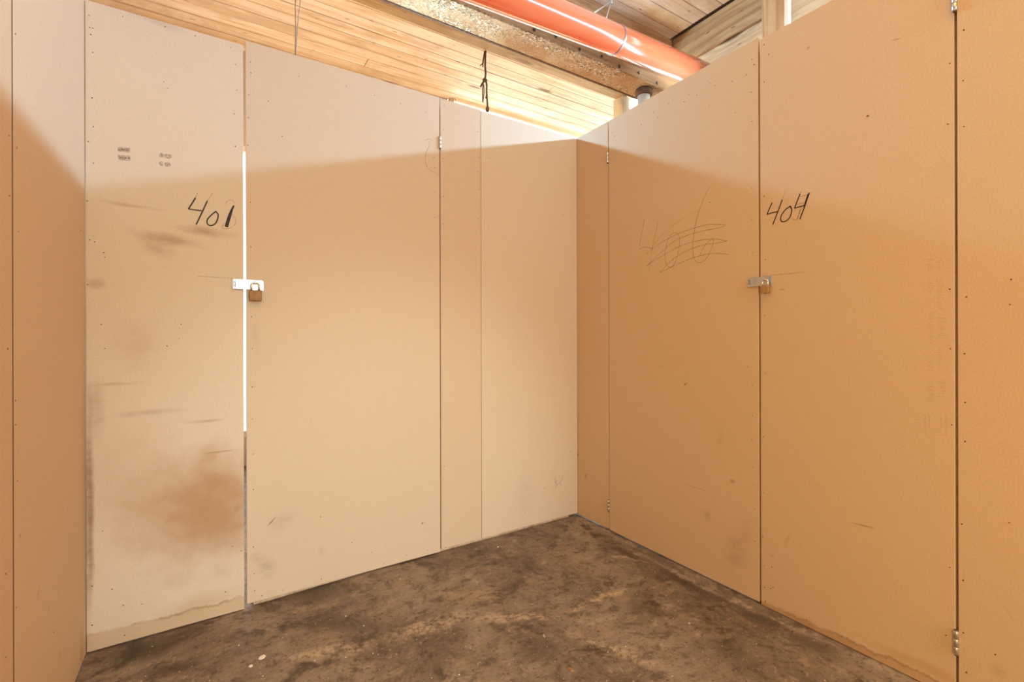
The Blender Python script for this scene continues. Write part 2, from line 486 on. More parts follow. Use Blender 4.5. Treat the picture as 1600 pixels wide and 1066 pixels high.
def ribbon(bm, wall, pts, w, lift=0.0006, mi=0, smooth=True):
    """a drawn line: a thin raised ribbon following pts on the wall plane"""
    if smooth and len(pts) > 2:
        P = [Vector((p[0], p[1], 0)) for p in pts]
        q = []
        for i in range(len(P) - 1):
            p0, p1, p2, p3 = P[max(i-1, 0)], P[i], P[i+1], P[min(i+2, len(P)-1)]
            for k in range(6):
                s = k / 6
                q.append(0.5 * ((2*p1) + (p2-p0)*s + (2*p0-5*p1+4*p2-p3)*s*s + (3*p1-p0-3*p2+p3)*s**3))
        q.append(P[-1])
    else:
        q = [Vector((p[0], p[1], 0)) for p in pts]
    ws = w if isinstance(w, (list, tuple)) else [w] * len(q)
    L, R = [], []
    for i, p in enumerate(q):
        d = (q[min(i+1, len(q)-1)] - q[max(i-1, 0)])
        if d.length < 1e-9: d = Vector((1, 0, 0))
        d.normalize()
        n = Vector((-d.y, d.x, 0)) * (ws[min(i, len(ws)-1)] / 2)
        L.append(p + n); R.append(p - n)

    def put(v):
        if wall == 'A': return (v.x, -lift, v.y)
        if wall == 'B': return (-lift, v.x, v.y)
        return (WC + lift, v.x, v.y)
    l = [bm.verts.new(put(v)) for v in L]; r = [bm.verts.new(put(v)) for v in R]
    for i in range(len(l) - 1):
        f = bm.faces.new((l[i], l[i+1], r[i+1], r[i])); f.material_index = mi


def strokes(name, wall, fn, ox, oy, scale, lines, w, mat, parent, lift=0.0006, **kw):
    bm = bmesh.new()
    for ln in lines:
        ribbon(bm, wall, [fn(ox + x / scale, oy + y / scale) for x, y in ln], w, lift)
    return obj(name, bm, mat, parent, **kw)


def hinge(parent, wall, u, z, h=0.068, r=0.0062):
    """barrel of a butt hinge: knuckles with a pin, its leaves folded into the joint"""
    bm = bmesh.new()
    def pt(du, out, dz):
        if wall == 'A': return (u + du, -out, z + dz)
        return (-out, u + du, z + dz)
    n = 3
    for k in range(n):
        a, b = -h/2 + k*h/n + 0.0006, -h/2 + (k+1)*h/n - 0.0006
        tube(bm, [pt(0, r, a), pt(0, r, a + .0008), pt(0, r, b - .0008), pt(0, r, b)], [r*.9, r, r, r*.9], 14)
    for s in (-1, 1):
        p, q = pt(0, 0.0012, -h/2), pt(s * 0.004, -0.012, h/2)
        box(bm, p[0], q[0], p[1], q[1], p[2], q[2])
    o = obj('hinge', bm, M_STEEL, parent)
    bm = bmesh.new()
    tube(bm, [pt(0, r, -h/2 - .003), pt(0, r, h/2 + .003)], r*.62, 10)
    obj('hinge_pin', bm, M_STEELD, o)
    return o


def ns(fn, *pts): return [fn(x, y) for x, y in pts]


BR1, GREYD, REDB = (0.33, 0.19, 0.095), (0.30, 0.235, 0.18), (0.44, 0.235, 0.115)

# ---- door_1: narrow leaf with 401 (back wall, left)
u, z = A(300, 775)
stain_shade_A1 = [(*A(325, 795), .34, .34, .85, (0.41, 0.225, 0.115), 0, 0), (*A(190, 760), .24, .30, .25, REDB, 0, 0), (*A(215, 540), .11, .13, .26, (.46, .30, .19), 0, .3),  # broad brown patch low on the leaf: shade painted into its colour
        (*A(150, 640), .04, .16, .35, BR1, 0, .4), (*A(140, 800), .018, .60, .75, (.22, .115, .06), 0, .3),
        (*A(265, 375), .16, .035, .55, BR1, -.12, .6), (*A(320, 362), .15, .028, .60, BR1, -.03, .6), (*A(245, 385), .10, .05, .4, BR1, -.5, .6),
        (*A(200, 320), .14, .012, .4, BR1, -.05, .7), (*A(148, 443), .045, .03, .45, BR1, 0, .4),
        (*A(180, 600), .10, .012, .4, BR1, 0, .6), (*A(230, 645), .17, .02, .35, BR1, 0, .7), (*A(320, 658), .10, .010, .5, BR1, 0, .5), (*A(345, 706), .08, .006, .6, BR1, .04, .4),
        (*A(370, 794), .018, .022, .6, GREYD, 0, .5), (*A(310, 945), .20, .06, .55, (.52, .36, .19), .1, .2), (*A(240, 30), .14, .03, .3, GREYD, -.1, .2)]
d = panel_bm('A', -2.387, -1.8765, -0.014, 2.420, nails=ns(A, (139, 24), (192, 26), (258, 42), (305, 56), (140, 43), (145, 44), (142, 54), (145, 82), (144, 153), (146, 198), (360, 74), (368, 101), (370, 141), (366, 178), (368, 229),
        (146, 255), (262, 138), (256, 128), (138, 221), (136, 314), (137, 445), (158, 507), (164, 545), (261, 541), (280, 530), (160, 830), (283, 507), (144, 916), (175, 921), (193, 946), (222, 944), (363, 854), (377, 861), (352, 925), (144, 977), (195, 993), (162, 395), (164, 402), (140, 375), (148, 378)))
D1 = obj('door_1', d, [board_mat('board_narrow_leaf', 'x', stain_shade_A1, base=(0.68, 0.58, 0.475), waterline=[(-2.39, 0.050, -1.88, 0.045, (0.52, .35, .20), .6)]), M_NAIL],
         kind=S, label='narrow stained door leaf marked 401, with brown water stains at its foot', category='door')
sc401 = 4.845
bm = bmesh.new()
for ln in ([(123,143),(96,186),(70,226)], [(70,226),(120,233),(170,240)], [(213,165),(170,258),(128,345)], [(280,243),(240,275),(212,310),(215,340),(240,352),(272,338),(290,305),(294,268),(276,243)]):
    ribbon(bm, 'A', [A(280 + x/sc401, 280 + y/sc401) for x, y in ln], 0.0050)
ribbon(bm, 'A', [A(280 + x/sc401, 280 + y/sc401) for x, y in ((414,200),(400,228),(388,260),(370,315),(357,363))], [0.005 + 0.0075 * min(1, i/16) for i in range(25)])
obj('handwritten_number', bm, M_INK, D1, label='black marker number 401')
strokes('pencil_number', 'A', A, 280, 280, sc401, ([(138,105),(123,143)], [(252,108),(213,165)], [(350,188),(362,170),(385,158),(408,163),(419,185)], [(362,272),(385,264),(408,276),(428,308),(420,345),(385,370),(340,375),(326,358),(345,330)]), 0.0017, M_PENCIL, D1, 0.0004)
strokes('pencil_line', 'A', A, 280, 280, sc401, ([(135,733),(270,742),(405,750)],), 0.0017, M_PENCIL, D1, 0.0004)
bm = bmesh.new()                                # printed grey stamp: two bars and four blots
for (x0, y0, x1, y1) in ((735, 918, 811, 935), (733, 968, 813, 985), (735, 926, 811, 944), (740, 980, 813, 998)):
    p, q = A(x0/3.9925, (y0+y1)/2/3.9925), A(x1/3.9925, (y0+y1)/2/3.9925 + 1.6)
    ribbon(bm, 'A', [p, q], (y1-y0)/3.9925*0.0028, 0.0004 + 0.0002*random.random(), smooth=False)
for (cx, cy, rw, rh) in ((1007, 970, 13, 14), (1048, 976, 20, 15), (1005, 1021, 11, 13), (1046, 1027, 17, 14)):
    p = A(cx/3.9925, cy/3.9925)
    ring = [bm.verts.new((p[0] + rw*.00066*math.cos(k*.524)*random.uniform(.85,1.1), -0.0005, p[1] + rh*.00068*math.sin(k*.524)*random.uniform(.85,1.1))) for k in range(12)]
    bm.faces.new(ring)
obj('ink_stamp', bm, M_STAMP, D1, label='smeared grey stamp of two bars and four blots')

# ---- door_2: wide leaf of the back wall, hinged at its right
stA2 = [(*A(415, 885), .05, .08, .40, GREYD, .3, .7), (*A(440, 815), .09, .05, .25, GREYD, .4, .6), (*A(400, 870), .03, .03, .3, GREYD, 0, .6), (*A(425, 815), .035, .004, .8, (.12, .07, .04), .75, .3), (*A(660, 818), .008, .008, .8, (.1, .05, .03), 0, 0),
        (*A(502, 862), .02, .03, .25, GREYD, 0, .5), (*A(400, 530), .03, .10, .25, GREYD, 0, .6)]
d = panel_bm('A', -1.867, -0.961, 0.004, 2.443, nails=ns(A, (389, 148), (419, 158), (391, 97), (441, 213), (467, 119), (541, 135), (585, 149), (626, 162), (665, 176), (388, 184), (387, 227), (392, 114), (391, 316), (392, 386), (393, 495), (394, 545), (394, 605), (394, 655),
        (395, 710), (396, 765), (396, 855), (397, 897), (409, 931), (442, 922), (398, 923), (501, 808), (550, 848), (581, 863), (635, 868), (668, 860), (600, 880), (502, 905), (680, 300), (679, 262), (678, 246), (679, 340), (662, 816), (664, 818)))
D2 = obj('door_2', d, [board_mat('board_wide_leaf', 'x', stA2, base=(0.645, 0.52, 0.40)), M_NAIL], kind=S, label='wide pale door leaf right of the 401 leaf, hinged on its right edge', category='door')
hinge(D2, 'A', -0.960, A(687, 223)[1], 0.066)
strokes('pencil_line', 'A', A, 640, 140, 4.706, ([(112,375),(138,364),(168,376)], [(140,380),(147,408),(122,462),(117,528),(140,585),(212,622)]), 0.0018, M_PENCIL, D2, 0.0004, label='curly pencil line')

# ---- wall_back: two fixed sheets between the wide leaf and the corner
stA3 = [(*A(868, 752), .012, .05, .5, GREYD, .2, .6), (*A(820, 770), .10, .2, .12, GREYD, 0, .5)]
bm = panel_bm('A', -0.956, -0.7095, 0.016, 2.442, nails=ns(A, (692, 155), (694, 165), (693, 203), (692, 248), (693, 307), (692, 350), (692, 749), (694, 729), (746, 269), (746, 206), (749, 246), (748, 296), (747, 342), (696, 856)))
for f in bm.faces:
    if f.material_index == 0: f.material_index = 2
b2 = panel_bm('A', -0.7075, -0.0015, 0.016, 2.438, nails=ns(A, (765, 247), (880, 233), (881, 336), (763, 354), (851, 763), (886, 671), (885, 778), (891, 706), (880, 685), (893, 600), (820, 800)))
me = bpy.data.meshes.new('tmp'); b2.to_mesh(me); b2.free(); bm.from_mesh(me); bpy.data.meshes.remove(me)
WB = obj('wall_back', bm, [board_mat('board_back_wall', 'x', stA3, base=(0.66, 0.535, 0.41)), M_NAIL, board_mat('board_back_sheet', 'x', (), base=(0.635, 0.495, 0.365))], kind=S, label='two fixed board sheets of the back wall beside the inner corner', category='wall')  # corner sheet paler, other sheet darker: corner light put into the board colours
strokes('pencil_line', 'A', A, 660, 700, 5.923, ([(1300,262),(1285,305),(1255,335),(1240,345),(1232,376)], [(1262,330),(1285,345)], [(1228,322),(1240,330)]), 0.0028, M_PENCIL, WB, 0.0004, label='short pencil squiggle')

# ---- wall_right: fixed board next to the corner
bm = panel_bm('B', -0.283, 0.018, 0.010, 2.440, nails=ns(B, (905, 560), (931, 661), (916, 742), (905, 650), (948, 222), (947, 330)))
stB1 = [(*B(915, 745), .02, .02, .4, BR1, 0, .4), (*B(903, 711), .008, .012, .8, (.1, .07, .05), 0, 0)]
WR = obj('wall_right', bm, [board_mat('board_right_wall', 'y', stB1, base=(0.69, 0.485, 0.30)), M_NAIL], kind=S, label='narrow fixed board of the right wall beside the inner corner', category='wall')

# ---- door_3: leaf with the crossed out pencil scribble
stB3 = [(*B(1150, 860), .07, .14, .28, (.25, .16, .09), .2, .7), (*B(1105, 805), .03, .04, .35, (.3, .19, .1), 0, .6), (*B(1145, 753), .02, .014, .6, (.25, .13, .06), 0, .5), (*B(1071, 601), .014, .006, .85, (.10, .05, .03), -.6, .2),
        (*B(1125, 680), .03, .09, .15, BR1, 0, .6), (*B(1090, 763), .09, .003, .5, BR1, 0, .3), (*B(1165, 830), .05, .10, .2, BR1, 0, .6)]
d = panel_bm('B', -1.195, -0.288, 0.006, 2.452, z1b=2.440, nails=ns(B, (1108, 165), (1144, 127), (1117, 134), (1175, 93), (1178, 101), (1166, 117), (1089, 149), (1045, 162), (1077, 148), (1069, 159), (1110, 130), (1174, 144), (1175, 190), (1149, 176), (1021, 175), (1028, 184), (1002, 195),
        (957, 207), (960, 213), (962, 219), (1109, 316), (1175, 344), (1175, 294), (1176, 395), (1176, 602), (1176, 650), (1175, 687), (1177, 731), (1178, 757), (1179, 795), (1179, 846), (1168, 573), (960, 380), (1031, 573)))
D3 = obj('door_3', d, [board_mat('board_scribbled_leaf', 'y', stB3, base=(0.69, 0.485, 0.30)), M_NAIL], kind=S, label='right wall door leaf with a crossed out pencil number', category='door')
hinge(D3, 'B', -0.286, B(951, 246)[1], 0.066)
hinge(D3, 'B', -0.286, B(952, 790)[1], 0.066)
k4 = 4.847
strokes('crossed_out_number', 'B', B, 980, 280, k4, (
    [(132,300),(112,400),(93,505)], [(90,532),(118,518),(145,515),(192,526)], [(237,312),(200,480),(165,690)],
    [(352,402),(318,440),(293,520),(287,590),(300,645),(325,668),(360,640),(385,560),(397,480),(388,420),(352,402)],
    [(623,55),(560,200),(522,320),(502,450),(500,560),(515,615),(548,633),(600,600),(640,520),(653,465),(635,458),(590,500),(545,590)],
    [(140,570),(250,485),(385,415),(510,370),(640,342),(745,348)], [(735,355),(700,368),(560,395),(430,435),(330,490),(145,660)],
    [(145,660),(250,590),(385,515),(500,475),(640,453),(755,468)], [(755,470),(700,480),(560,503),(430,553),(330,622),(248,708)], [(248,708),(370,650),(500,596),(640,563),(770,570)]),
    0.0021, M_PENCIL, D3, 0.0004, label='pencil number crossed out with wavy lines')
strokes('pencil_line', 'B', B, 980, 280, k4, ([(190,512),(265,420),(345,350),(440,288),(530,240)],), 0.0016, M_PENCIL2, D3, 0.0004)

# ---- door_4: leaf with 404
stB4 = [(*B(1250, 980), .40, .06, .55, (.46, .25, .105), -.02, .3), (*B(1350, 822), .05, .004, .7, (.28, .15, .07), -.06, .2), (*B(1430, 1035), .20, .03, .5, (.46, .25, .11), -.02, .3), (*B(1222, 452), .014, .006, .6, BR1, 0, .2),
        (*B(1206, 868), .02, .012, .3, BR1, 0, .5), (*B(1263, 75), .008, .008, .6, BR1, 0, 0), (*B(1356, 181), .008, .006, .8, (.1, .06, .04), 0, 0), (*B(1400, 62), .02, .005, .5, BR1, .2, .2), (*B(1230, 845), .01, .05, .3, BR1, .3, .4)]
d = panel_bm('B', -1.831, -1.203, 0.0, 2.438, nails=ns(B, (1194, 70), (1201, 85), (1194, 128), (1194, 307), (1196, 406), (1195, 493), (1196, 583), (1193, 683), (1193, 770), (1192, 839), (1206, 886), (1194, 884), (1195, 918), (1204, 920), (1196, 940), (1260, 969), (1484, 452), (1485, 545), (1487, 664), (1484, 99), (1481, 194),
        (1484, 887), (1478, 993), (1385, 1029), (1316, 995), (1208, 918), (1356, 181)))
D4 = obj('door_4', d, [board_mat('board_404_leaf', 'y', stB4, base=(0.69, 0.485, 0.30), waterline=[(-1.83, .036, -1.2, .018, (.44, .24, .10), .5)]), M_NAIL], kind=S, label='right wall door leaf marked 404 with a padlocked hasp', category='door')
hinge(D4, 'B', -1.834, B(1492, 1002)[1], 0.076, 0.0068)
hinge(D4, 'B', -1.834, B(1492, 18)[1] + 0.036, 0.076, 0.0068)
bm = bmesh.new()
for ln in ([(1098,178),(1078,222),(1060,267)], [(1060,267),(1100,255),(1142,245)], [(1175,155),(1140,250),(1103,345)], [(1240,203),(1200,230),(1167,278),(1164,312),(1182,323),(1217,308),(1240,270),(1246,228),(1232,203)],
           [(1310,112),(1288,166),(1268,220)], [(1268,220),(1305,210),(1342,198)], [(1380,102),(1345,205),(1308,305)], [(1372,110),(1355,160),(1340,215)]):
    ribbon(bm, 'B', [B(980 + x/k4, 280 + y/k4) for x, y in ln], 0.0044)
obj('handwritten_number', bm, M_INK, D4, label='black marker number 404')
strokes('pencil_number', 'B', B, 980, 280, k4, ([(1198,90),(1175,155)], [(1320,92),(1310,112)], [(1310,132),(1340,124),(1372,118)], [(1288,190),(1320,183),(1352,178)], [(1245,293),(1262,308),(1286,300),(1312,225)], [(1285,318),(1322,212)]), 0.0018, M_PENCIL, D4, 0.0004)
strokes('pencil_line', 'B', B, 980, 280, k4, ([(1095,728),(1220,716),(1345,702)],), 0.0018, M_PENCIL, D4, 0.0004)
bm = bmesh.new()                                # worn sideways maker stamp, no longer readable
k3 = 3.555
rs = random.Random(3)
for (x0, x1, y0, y1) in ((165, 215, 20, 90), (225, 255, 10, 80), (165, 212, 150, 200), (225, 265, 140, 300), (172, 218, 320, 490), (228, 285, 345, 455), (170, 215, 550, 640), (228, 260, 515, 635), (165, 212, 700, 820), (228, 285, 700, 790)):
    y = y0
    while y < y1:
        a = rs.uniform(0, .35); b = rs.uniform(.65, 1)
        ribbon(bm, 'B', [B(1400 + (x0 + (x1-x0)*a)/k3, 400 + y/k3), B(1400 + (x0 + (x1-x0)*b)/k3, 400 + (y + rs.uniform(-6, 6))/k3)], 0.0026, 0.0004, smooth=False)
        y += rs.uniform(9, 15)
for ln in ([(162,880),(162,995),(280,995),(280,880)], [(185,890),(185,960),(250,960),(250,890)]):
    ribbon(bm, 'B', [B(1400 + x/k3, 400 + y/k3) for x, y in ln], 0.0026, 0.0005, smooth=False)
obj('worn_stamp', bm, M_FAINT, D4, label='worn unreadable stamp printed sideways')

# ---- door_5: board at the right edge of the frame, further along the right wall
stB5 = [(*B(1560, 1048), .03, .03, .3, BR1, 0, .7), (*B(1580, 960), .05, .004, .25, BR1, 1.0, .4)]
d = panel_bm('B', -8.0, -1.838, 0.0, 2.438, nails=ns(B, (1506, 47), (1505, 126), (1506, 198), (1510, 464), (1507, 553), (1508, 629), (1508, 690), (1503, 819), (1505, 907), (1505, 989), (1510, 1051), (1555, 1023), (1577, 817), (1578, 476), (1580, 437)))
obj('wall_corridor', d, [board_mat('board_corridor_right', 'y', stB5, base=(0.69, 0.485, 0.30)), M_NAIL], kind=S, label='board wall continuing at the far right edge, right of the 404 leaf', category='wall')

# ---- left wall: fixed board in view and the board nearer to the viewer
stC = [(*Cw(76, 948), .006, .03, .6, BR1, 0, .3), (*Cw(60, 925), .03, .006, .4, BR1, .6, .4), (*Cw(31, 838), .006, .010, .7, BR1, .3, 0), (*Cw(106, 799), .006, .008, .7, BR1, .3, 0), (*Cw(92, 930), .01, .04, .3, BR1, 0, .5), (*Cw(128, 1015), .04, .12, .35, BR1, 0, .4), (*Cw(130, 700), .03, .6, .18, BR1, 0, .3)]
d = panel_bm('C', -0.7485, 0.018, -0.02, 2.440, nails=ns(Cw, (26, 231), (24, 53), (29, 362), (24, 626), (24, 664), (27, 752), (25, 950), (84, 988), (93, 1020), (126, 360), (130, 362)))
obj('wall_left', d, [board_mat('board_left_wall', 'y', stC, base=(0.69, 0.52, 0.36)), M_NAIL], kind=S, label='tan board of the left wall beside the 401 leaf', category='wall')
d = panel_bm('C', -8.0, -0.7555, -0.02, 2.440, nails=ns(Cw, (12, 545), (9, 897), (9, 1027), (14, 212), (15, 306)))
obj('wall_left', d, [board_mat('board_left_corridor', 'y', base=(0.68, 0.49, 0.325)), M_NAIL], kind=S, label='tan board at the left edge of the frame, left of the dark joint', category='wall')

# ---- framing added directly behind the joints to block light
bm = bmesh.new()
for (x0, x1) in ((-0.99, -0.93), (-0.75, -0.66), (-0.06, -0.01)):
    box(bm, x0, x1, 0.0175, 0.055, 0.02, 2.40)
box(bm, -1.84, -0.06, 0.0175, 0.055, 2.30, 2.385); box(bm, -2.385, -1.90, 0.0175, 0.055, -0.024, 0.05); box(bm, -1.84, -0.06, 0.0175, 0.055, -0.015, 0.018)
obj('trim_1', bm, M_STUD, kind=S, label='timber framing added behind the back wall boards', category='framing')
bm = bmesh.new()
for (y0, y1) in ((-0.33, -0.245), (-1.24, -1.15), (-1.88, -1.79)):
    box(bm, 0.0175, 0.055, y0, y1, 0.02, 2.40)
obj('trim_2', bm, M_STUD, kind=S, label='timber framing added behind the right wall boards', category='framing')
bm = bmesh.new()
for (y0, y1) in ((-0.79, -0.71), (-0.06, 0.015)):
    box(bm, WC - 0.055, WC - 0.0175, y0, y1, 0.0, 2.40)
box(bm, WC - .0172, WC - .0002, -0.7553, -0.7487, -.02, 2.438, 1)  # dark strip standing in for the shade inside the joint
obj('trim_3', bm, [M_STUD, M_JOINTD], kind=S, label='timber framing and dark joint strip added behind the left wall boards', category='framing')


# ------------------------------------------------------------------ hasps and padlocks
def hasp(wall, door_left, door_right, u0, u1, z0, z1, us, zs, base):
    """strap hinged on door_left, staple on door_right; us,zs = staple position. Direction sgn: along u to the right in the photo"""
    sg = 1 if u1 > u0 else -1

    def P(u, out, z): return (u, -out, z) if wall == 'A' else (-out, u, z)

    def bx(bm, ua, ub, oa, ob, za, zb, bev=0.0):
        p, q = P(ua, oa, za), P(ub, ob, zb)
        box(bm, p[0], q[0], p[1], q[1], p[2], q[2], 0, bev)
    bm = bmesh.new()
    bx(bm, u0, u0 + sg*.0035, .0006, .0085, z0, z1, .0008)                      # folded edge at the hinge end
    zc, hh = (z0 + z1)/2, (z1 - z0)
    bx(bm, u0 + sg*.0035, u0 + sg*.010, .0055, .0085, z0, zc - .23*hh, .0006)   # strap around the slot
    bx(bm, u0 + sg*.0035, u0 + sg*.010, .0055, .0085, zc + .23*hh, z1, .0006)
    bx(bm, u0 + sg*.010, u1, .0055, .0085, z0, z1, .0009)
    h = obj('hasp', bm, M_STEEL, door_left)
    bm = bmesh.new()
    bx(bm, u0 + sg*.0036, u0 + sg*.0099, .0020, .0040, zc - .23*hh, zc + .23*hh)
    for f in bm.faces: f.material_index = 1
    bx(bm, u0 + sg*.0052, u0 + sg*.0084, .0041, .0078, zc - .18*hh, zc + .18*hh)
    obj('hinge_knuckle', bm, [M_STEEL, M_STEELD], h)
    bm = bmesh.new()
    bx(bm, base[0], base[1], .0004, .0024, base[2], base[3], .0008)
    st = obj('staple_plate', bm, M_STEEL, door_right)
    bm = bmesh.new()
    w, out = .0075, .026
    path = [P(us - sg*w, .0015, zs), P(us - sg*w, out - .006, zs), P(us - sg*w*.55, out - .001, zs), P(us, out, zs), P(us + sg*w*.55, out - .001, zs), P(us + sg*w, out - .006, zs), P(us + sg*w, .0015, zs)]
    tube(bm, path, .0026, 10)
    obj('staple', bm, M_STEEL, st)


def padlock(loc, rotz, W, H, T, shack, sr, body_mat, label, group=None):
    """body hanging below loc (the staple's crown), front facing local -y"""
    t = empty('padlock', loc, label, 'padlock', group)
    bm = bmesh.new()
    box(bm, -W/2, W/2, -T/2, T/2, -shack - H, -shack, 0, .0022)
    R = Matrix.Rotation(rotz, 4, 'Z')
    L = Matrix.Translation(loc) @ R
    bmesh.ops.transform(bm, matrix=L, verts=bm.verts[:])
    b = obj('lock_body', bm, body_mat, t)
    bm = bmesh.new()
    s = W*.32
    pts = [(-s, 0, -shack - .006)] + [(-s*math.cos(a), 0, -.010 + s*.85*math.sin(a)) for a in [math.pi*k/12 for k in range(13)]] + [(s, 0, -shack - .006)]
    tube(bm, [L @ Vector(p) for p in pts], sr, 12)
    obj('shackle', bm, M_CHROME, t, label='bright steel shackle')
    bm = bmesh.new()
    tube(bm, [L @ Vector((0, 0, -shack - H - .0008)), L @ Vector((0, 0, -shack - H + .003))], W*.16, 14)
    obj('keyhole_plug', bm, M_STEELD, b)
    return t


hasp('A', D1, D2, -1.918, -1.803, 1.365, 1.408, -1.833, 1.392, (-1.845, -1.799, 1.362, 1.404))
padlock((-1.833, -0.019, 1.3935), 0.0, 0.047, 0.045, 0.016, 0.033, 0.0034, M_BRASS, 'brown brass padlock hanging from the bright hasp below 401')
hasp('B', D3, D4, -1.151, -1.245, 1.373, 1.413, -1.234, 1.396, (-1.208, -1.254, 1.369, 1.416))
padlock((-0.019, -1.234, 1.3975), math.radians(-90), 0.036, 0.033, 0.019, 0.026, 0.0028, M_BRASS2, 'small satin brass padlock hanging from the hasp below 404')

# ------------------------------------------------------------------ floor, outer walls, windows
bm = bmesh.new()
xs = [-6.6, -5, -3.6, -3, -2.4, -2.1, -1.85, -1.6, -1.3, -1.0, -.7, -.4, 0, .6, 1.2, 1.8, 2.45]
ys = [-8, -6, -4, -3.2, -2.6, -2.2, -1.8, -1.4, -1.0, -.6, -.3, 0, .4, 1, 1.8, 2.7]
def fz(x, y):
    s = min(1, max(0, (-1.1 - x) / 1.2)); return -0.022 * s * s * (3 - 2*s) - 0.002
gv = [[bm.verts.new((x, y, fz(x, y))) for y in ys] for x in xs]
for i in range(len(xs)-1):
    for j in range(len(ys)-1):
        bm.faces.new((gv[i][j], gv[i+1][j], gv[i+1][j+1], gv[i][j+1])).smooth = True
ext = bmesh.ops.extrude_face_region(bm, geom=bm.faces[:])
for v in [g for g in ext['geom'] if isinstance(g, bmesh.types.BMVert)]: v.co.z = -0.15
obj('floor', bm, M_FLOOR, kind=S, label='stained and worn concrete floor', category='floor')

bm = bmesh.new()                                # far wall, with an opening behind the 401 joint and a clerestory on the right
box(bm, -6.6, -2.15, 2.58, 2.66, -0.02, 3.80)
box(bm, -2.15, -1.35, 2.58, 2.66, -0.02, 0.25)
box(bm, -2.15, -1.35, 2.58, 2.66, 2.9, 3.80)
box(bm, -1.35, 0.24, 2.58, 2.66, -0.02, 3.80)
box(bm, 0.24, 2.45, 2.44, 2.66, -0.02, 2.95); box(bm, 0.20, 0.249, 2.33, 2.58, -0.02, 3.758)
obj('wall_far', bm, M_HALL, kind=S, label='outer wall behind the back partition', category='wall')
bm = bmesh.new(); box(bm, 2.40, 2.50, -8, 2.54, -0.02, 3.15); box(bm, 2.40, 2.50, -8, -1.5, 3.15, 4.8)
obj('wall_outer', bm, M_HALL, kind=S, label='outer wall behind the right partition', category='wall')
bm = bmesh.new(); box(bm, -6.7, -6.6, -8, 2.54, -0.02, 3.9)
obj('wall_west', bm, M_HALL, kind=S, label='far side wall behind the left partition', category='wall')
bm = bmesh.new(); box(bm, -6.7, 2.5, -8.1, -8.0, -0.02, 4.8)
obj('wall_front', bm, M_HALL, kind=S, label='end wall of the corridor behind the viewer', category='wall')


def window(name, frame_boxes, glass_box, label):
    bm = bmesh.new()
    for b in frame_boxes: box(bm, *b)
    w = obj(name, bm, M_HEAD, kind=S, label=label, category='window')
    bm = bmesh.new(); box(bm, *glass_box)
    obj('window_pane', bm, M_GLASS, w)
    return w


window('window_1', [(.25, .29, 2.45, 2.52, 2.95, 4.5), (2.36, 2.40, 2.45, 2.52, 2.95, 4.5), (.25, 2.40, 2.45, 2.52, 2.95, 3.0), (.25, 2.40, 2.45, 2.52, 4.46, 4.5)], (.29, 2.36, 2.48, 2.486, 3.0, 4.46), 'bright clerestory window behind the back partition, seen as a white strip')
window('window_2', [(2.42, 2.48, -1.5, 2.44, 3.15, 3.2), (2.42, 2.48, -1.5, 2.44, 4.55, 4.6), (2.42, 2.48, -1.5, -1.46, 3.15, 4.6), (2.42, 2.48, 2.40, 2.44, 3.15, 4.6)], (2.445, 2.451, -1.46, 2.40, 3.2, 4.55), 'bright clerestory window behind the right partition')
window('window_3', [(-2.15, -2.10, 2.59, 2.65, .25, 2.9), (-1.40, -1.35, 2.59, 2.65, .25, 2.9), (-2.15, -1.35, 2.59, 2.65, .25, .3), (-2.15, -1.35, 2.59, 2.65, 2.85, 2.9)], (-2.10, -1.40, 2.617, 2.623, .3, 2.85), 'bright window seen through the open joint of the 401 door')

# ------------------------------------------------------------------ ceiling of pine boards
ZC = 3.76
bm = bmesh.new()
k0 = int(math.floor((-8 - BY) / BW))
k1 = int(math.floor((2.58 - BY) / BW))
rb = random.Random(11)
joints = {1: 0.69, 2: 0.585}
for k in range(k0, k1 + 1):
    y0, y1 = BY + k*BW + 0.0030, BY + (k+1)*BW - 0.0030
    if y1 > 2.58: y1 = 2.578
    xe = 2.32 if y0 > 1.5 else (1.90 if y0 > 1.2 else 1.395)
    cuts = [-6.6]
    x = -6.6 + rb.uniform(.6, 3.0)
    while x < xe - 0.8:
        if -2.6 < x < 1.2 and y0 > 1.2: x += 1.7; continue
        cuts.append(x); x += rb.uniform(2.4, 4.2)
    if k == -1: cuts = [c for c in cuts if c < 0] + [0.97]
    if k == 0: cuts = [c for c in cuts if c < 0] + [1.02]
    if k == 4: cuts = [c for c in cuts if c < -2] + [-0.75]
    cuts.append(xe)
    for a, b in zip(cuts[:-1], cuts[1:]):
        if y0 > 2.26 and b > .195:
            if a < .195: box(bm, a + .0012, .195, y0, y1, ZC, ZC + .022, 0, .0022)
            continue
        dz = rb.uniform(0, .0025)
        box(bm, a + .0020, b - .0020, y0, y1, ZC + dz, ZC + .022, 0, .0030)
box(bm, -6.6, 1.56, -8, 2.29, ZC + .0225, ZC + .06, 1); box(bm, -6.6, .195, 2.29, 2.58, ZC + .0225, ZC + .06, 1)
box(bm, 1.56, 1.90, 1.31, 2.29, ZC + .0225, ZC + .06, 1)
box(bm, 1.90, 2.32, 1.546, 2.29, ZC + .0225, ZC + .06, 1)
obj('ceiling', bm, [M_PLANK, M_JOINTD], kind=S, label='pale pine board ceiling above the partitions', category='ceiling')
bm = bmesh.new(); box(bm, 1.56, 2.55, -8, 2.6, 4.8, 4.86); box(bm, 0.2, 1.56, 2.30, 2.6, 4.8, 4.86)
obj('roof', bm, M_OLD, kind=S, label='roof edge above the clerestory windows', category='roof')
bm = bmesh.new(); box(bm, 0.25, 2.33, 2.295, 2.325, 3.722, 3.785, 0, .002)
obj('trim_4', bm, M_HEAD, kind=S, label='cream board under the ceiling edge above the white window strip', category='trim')

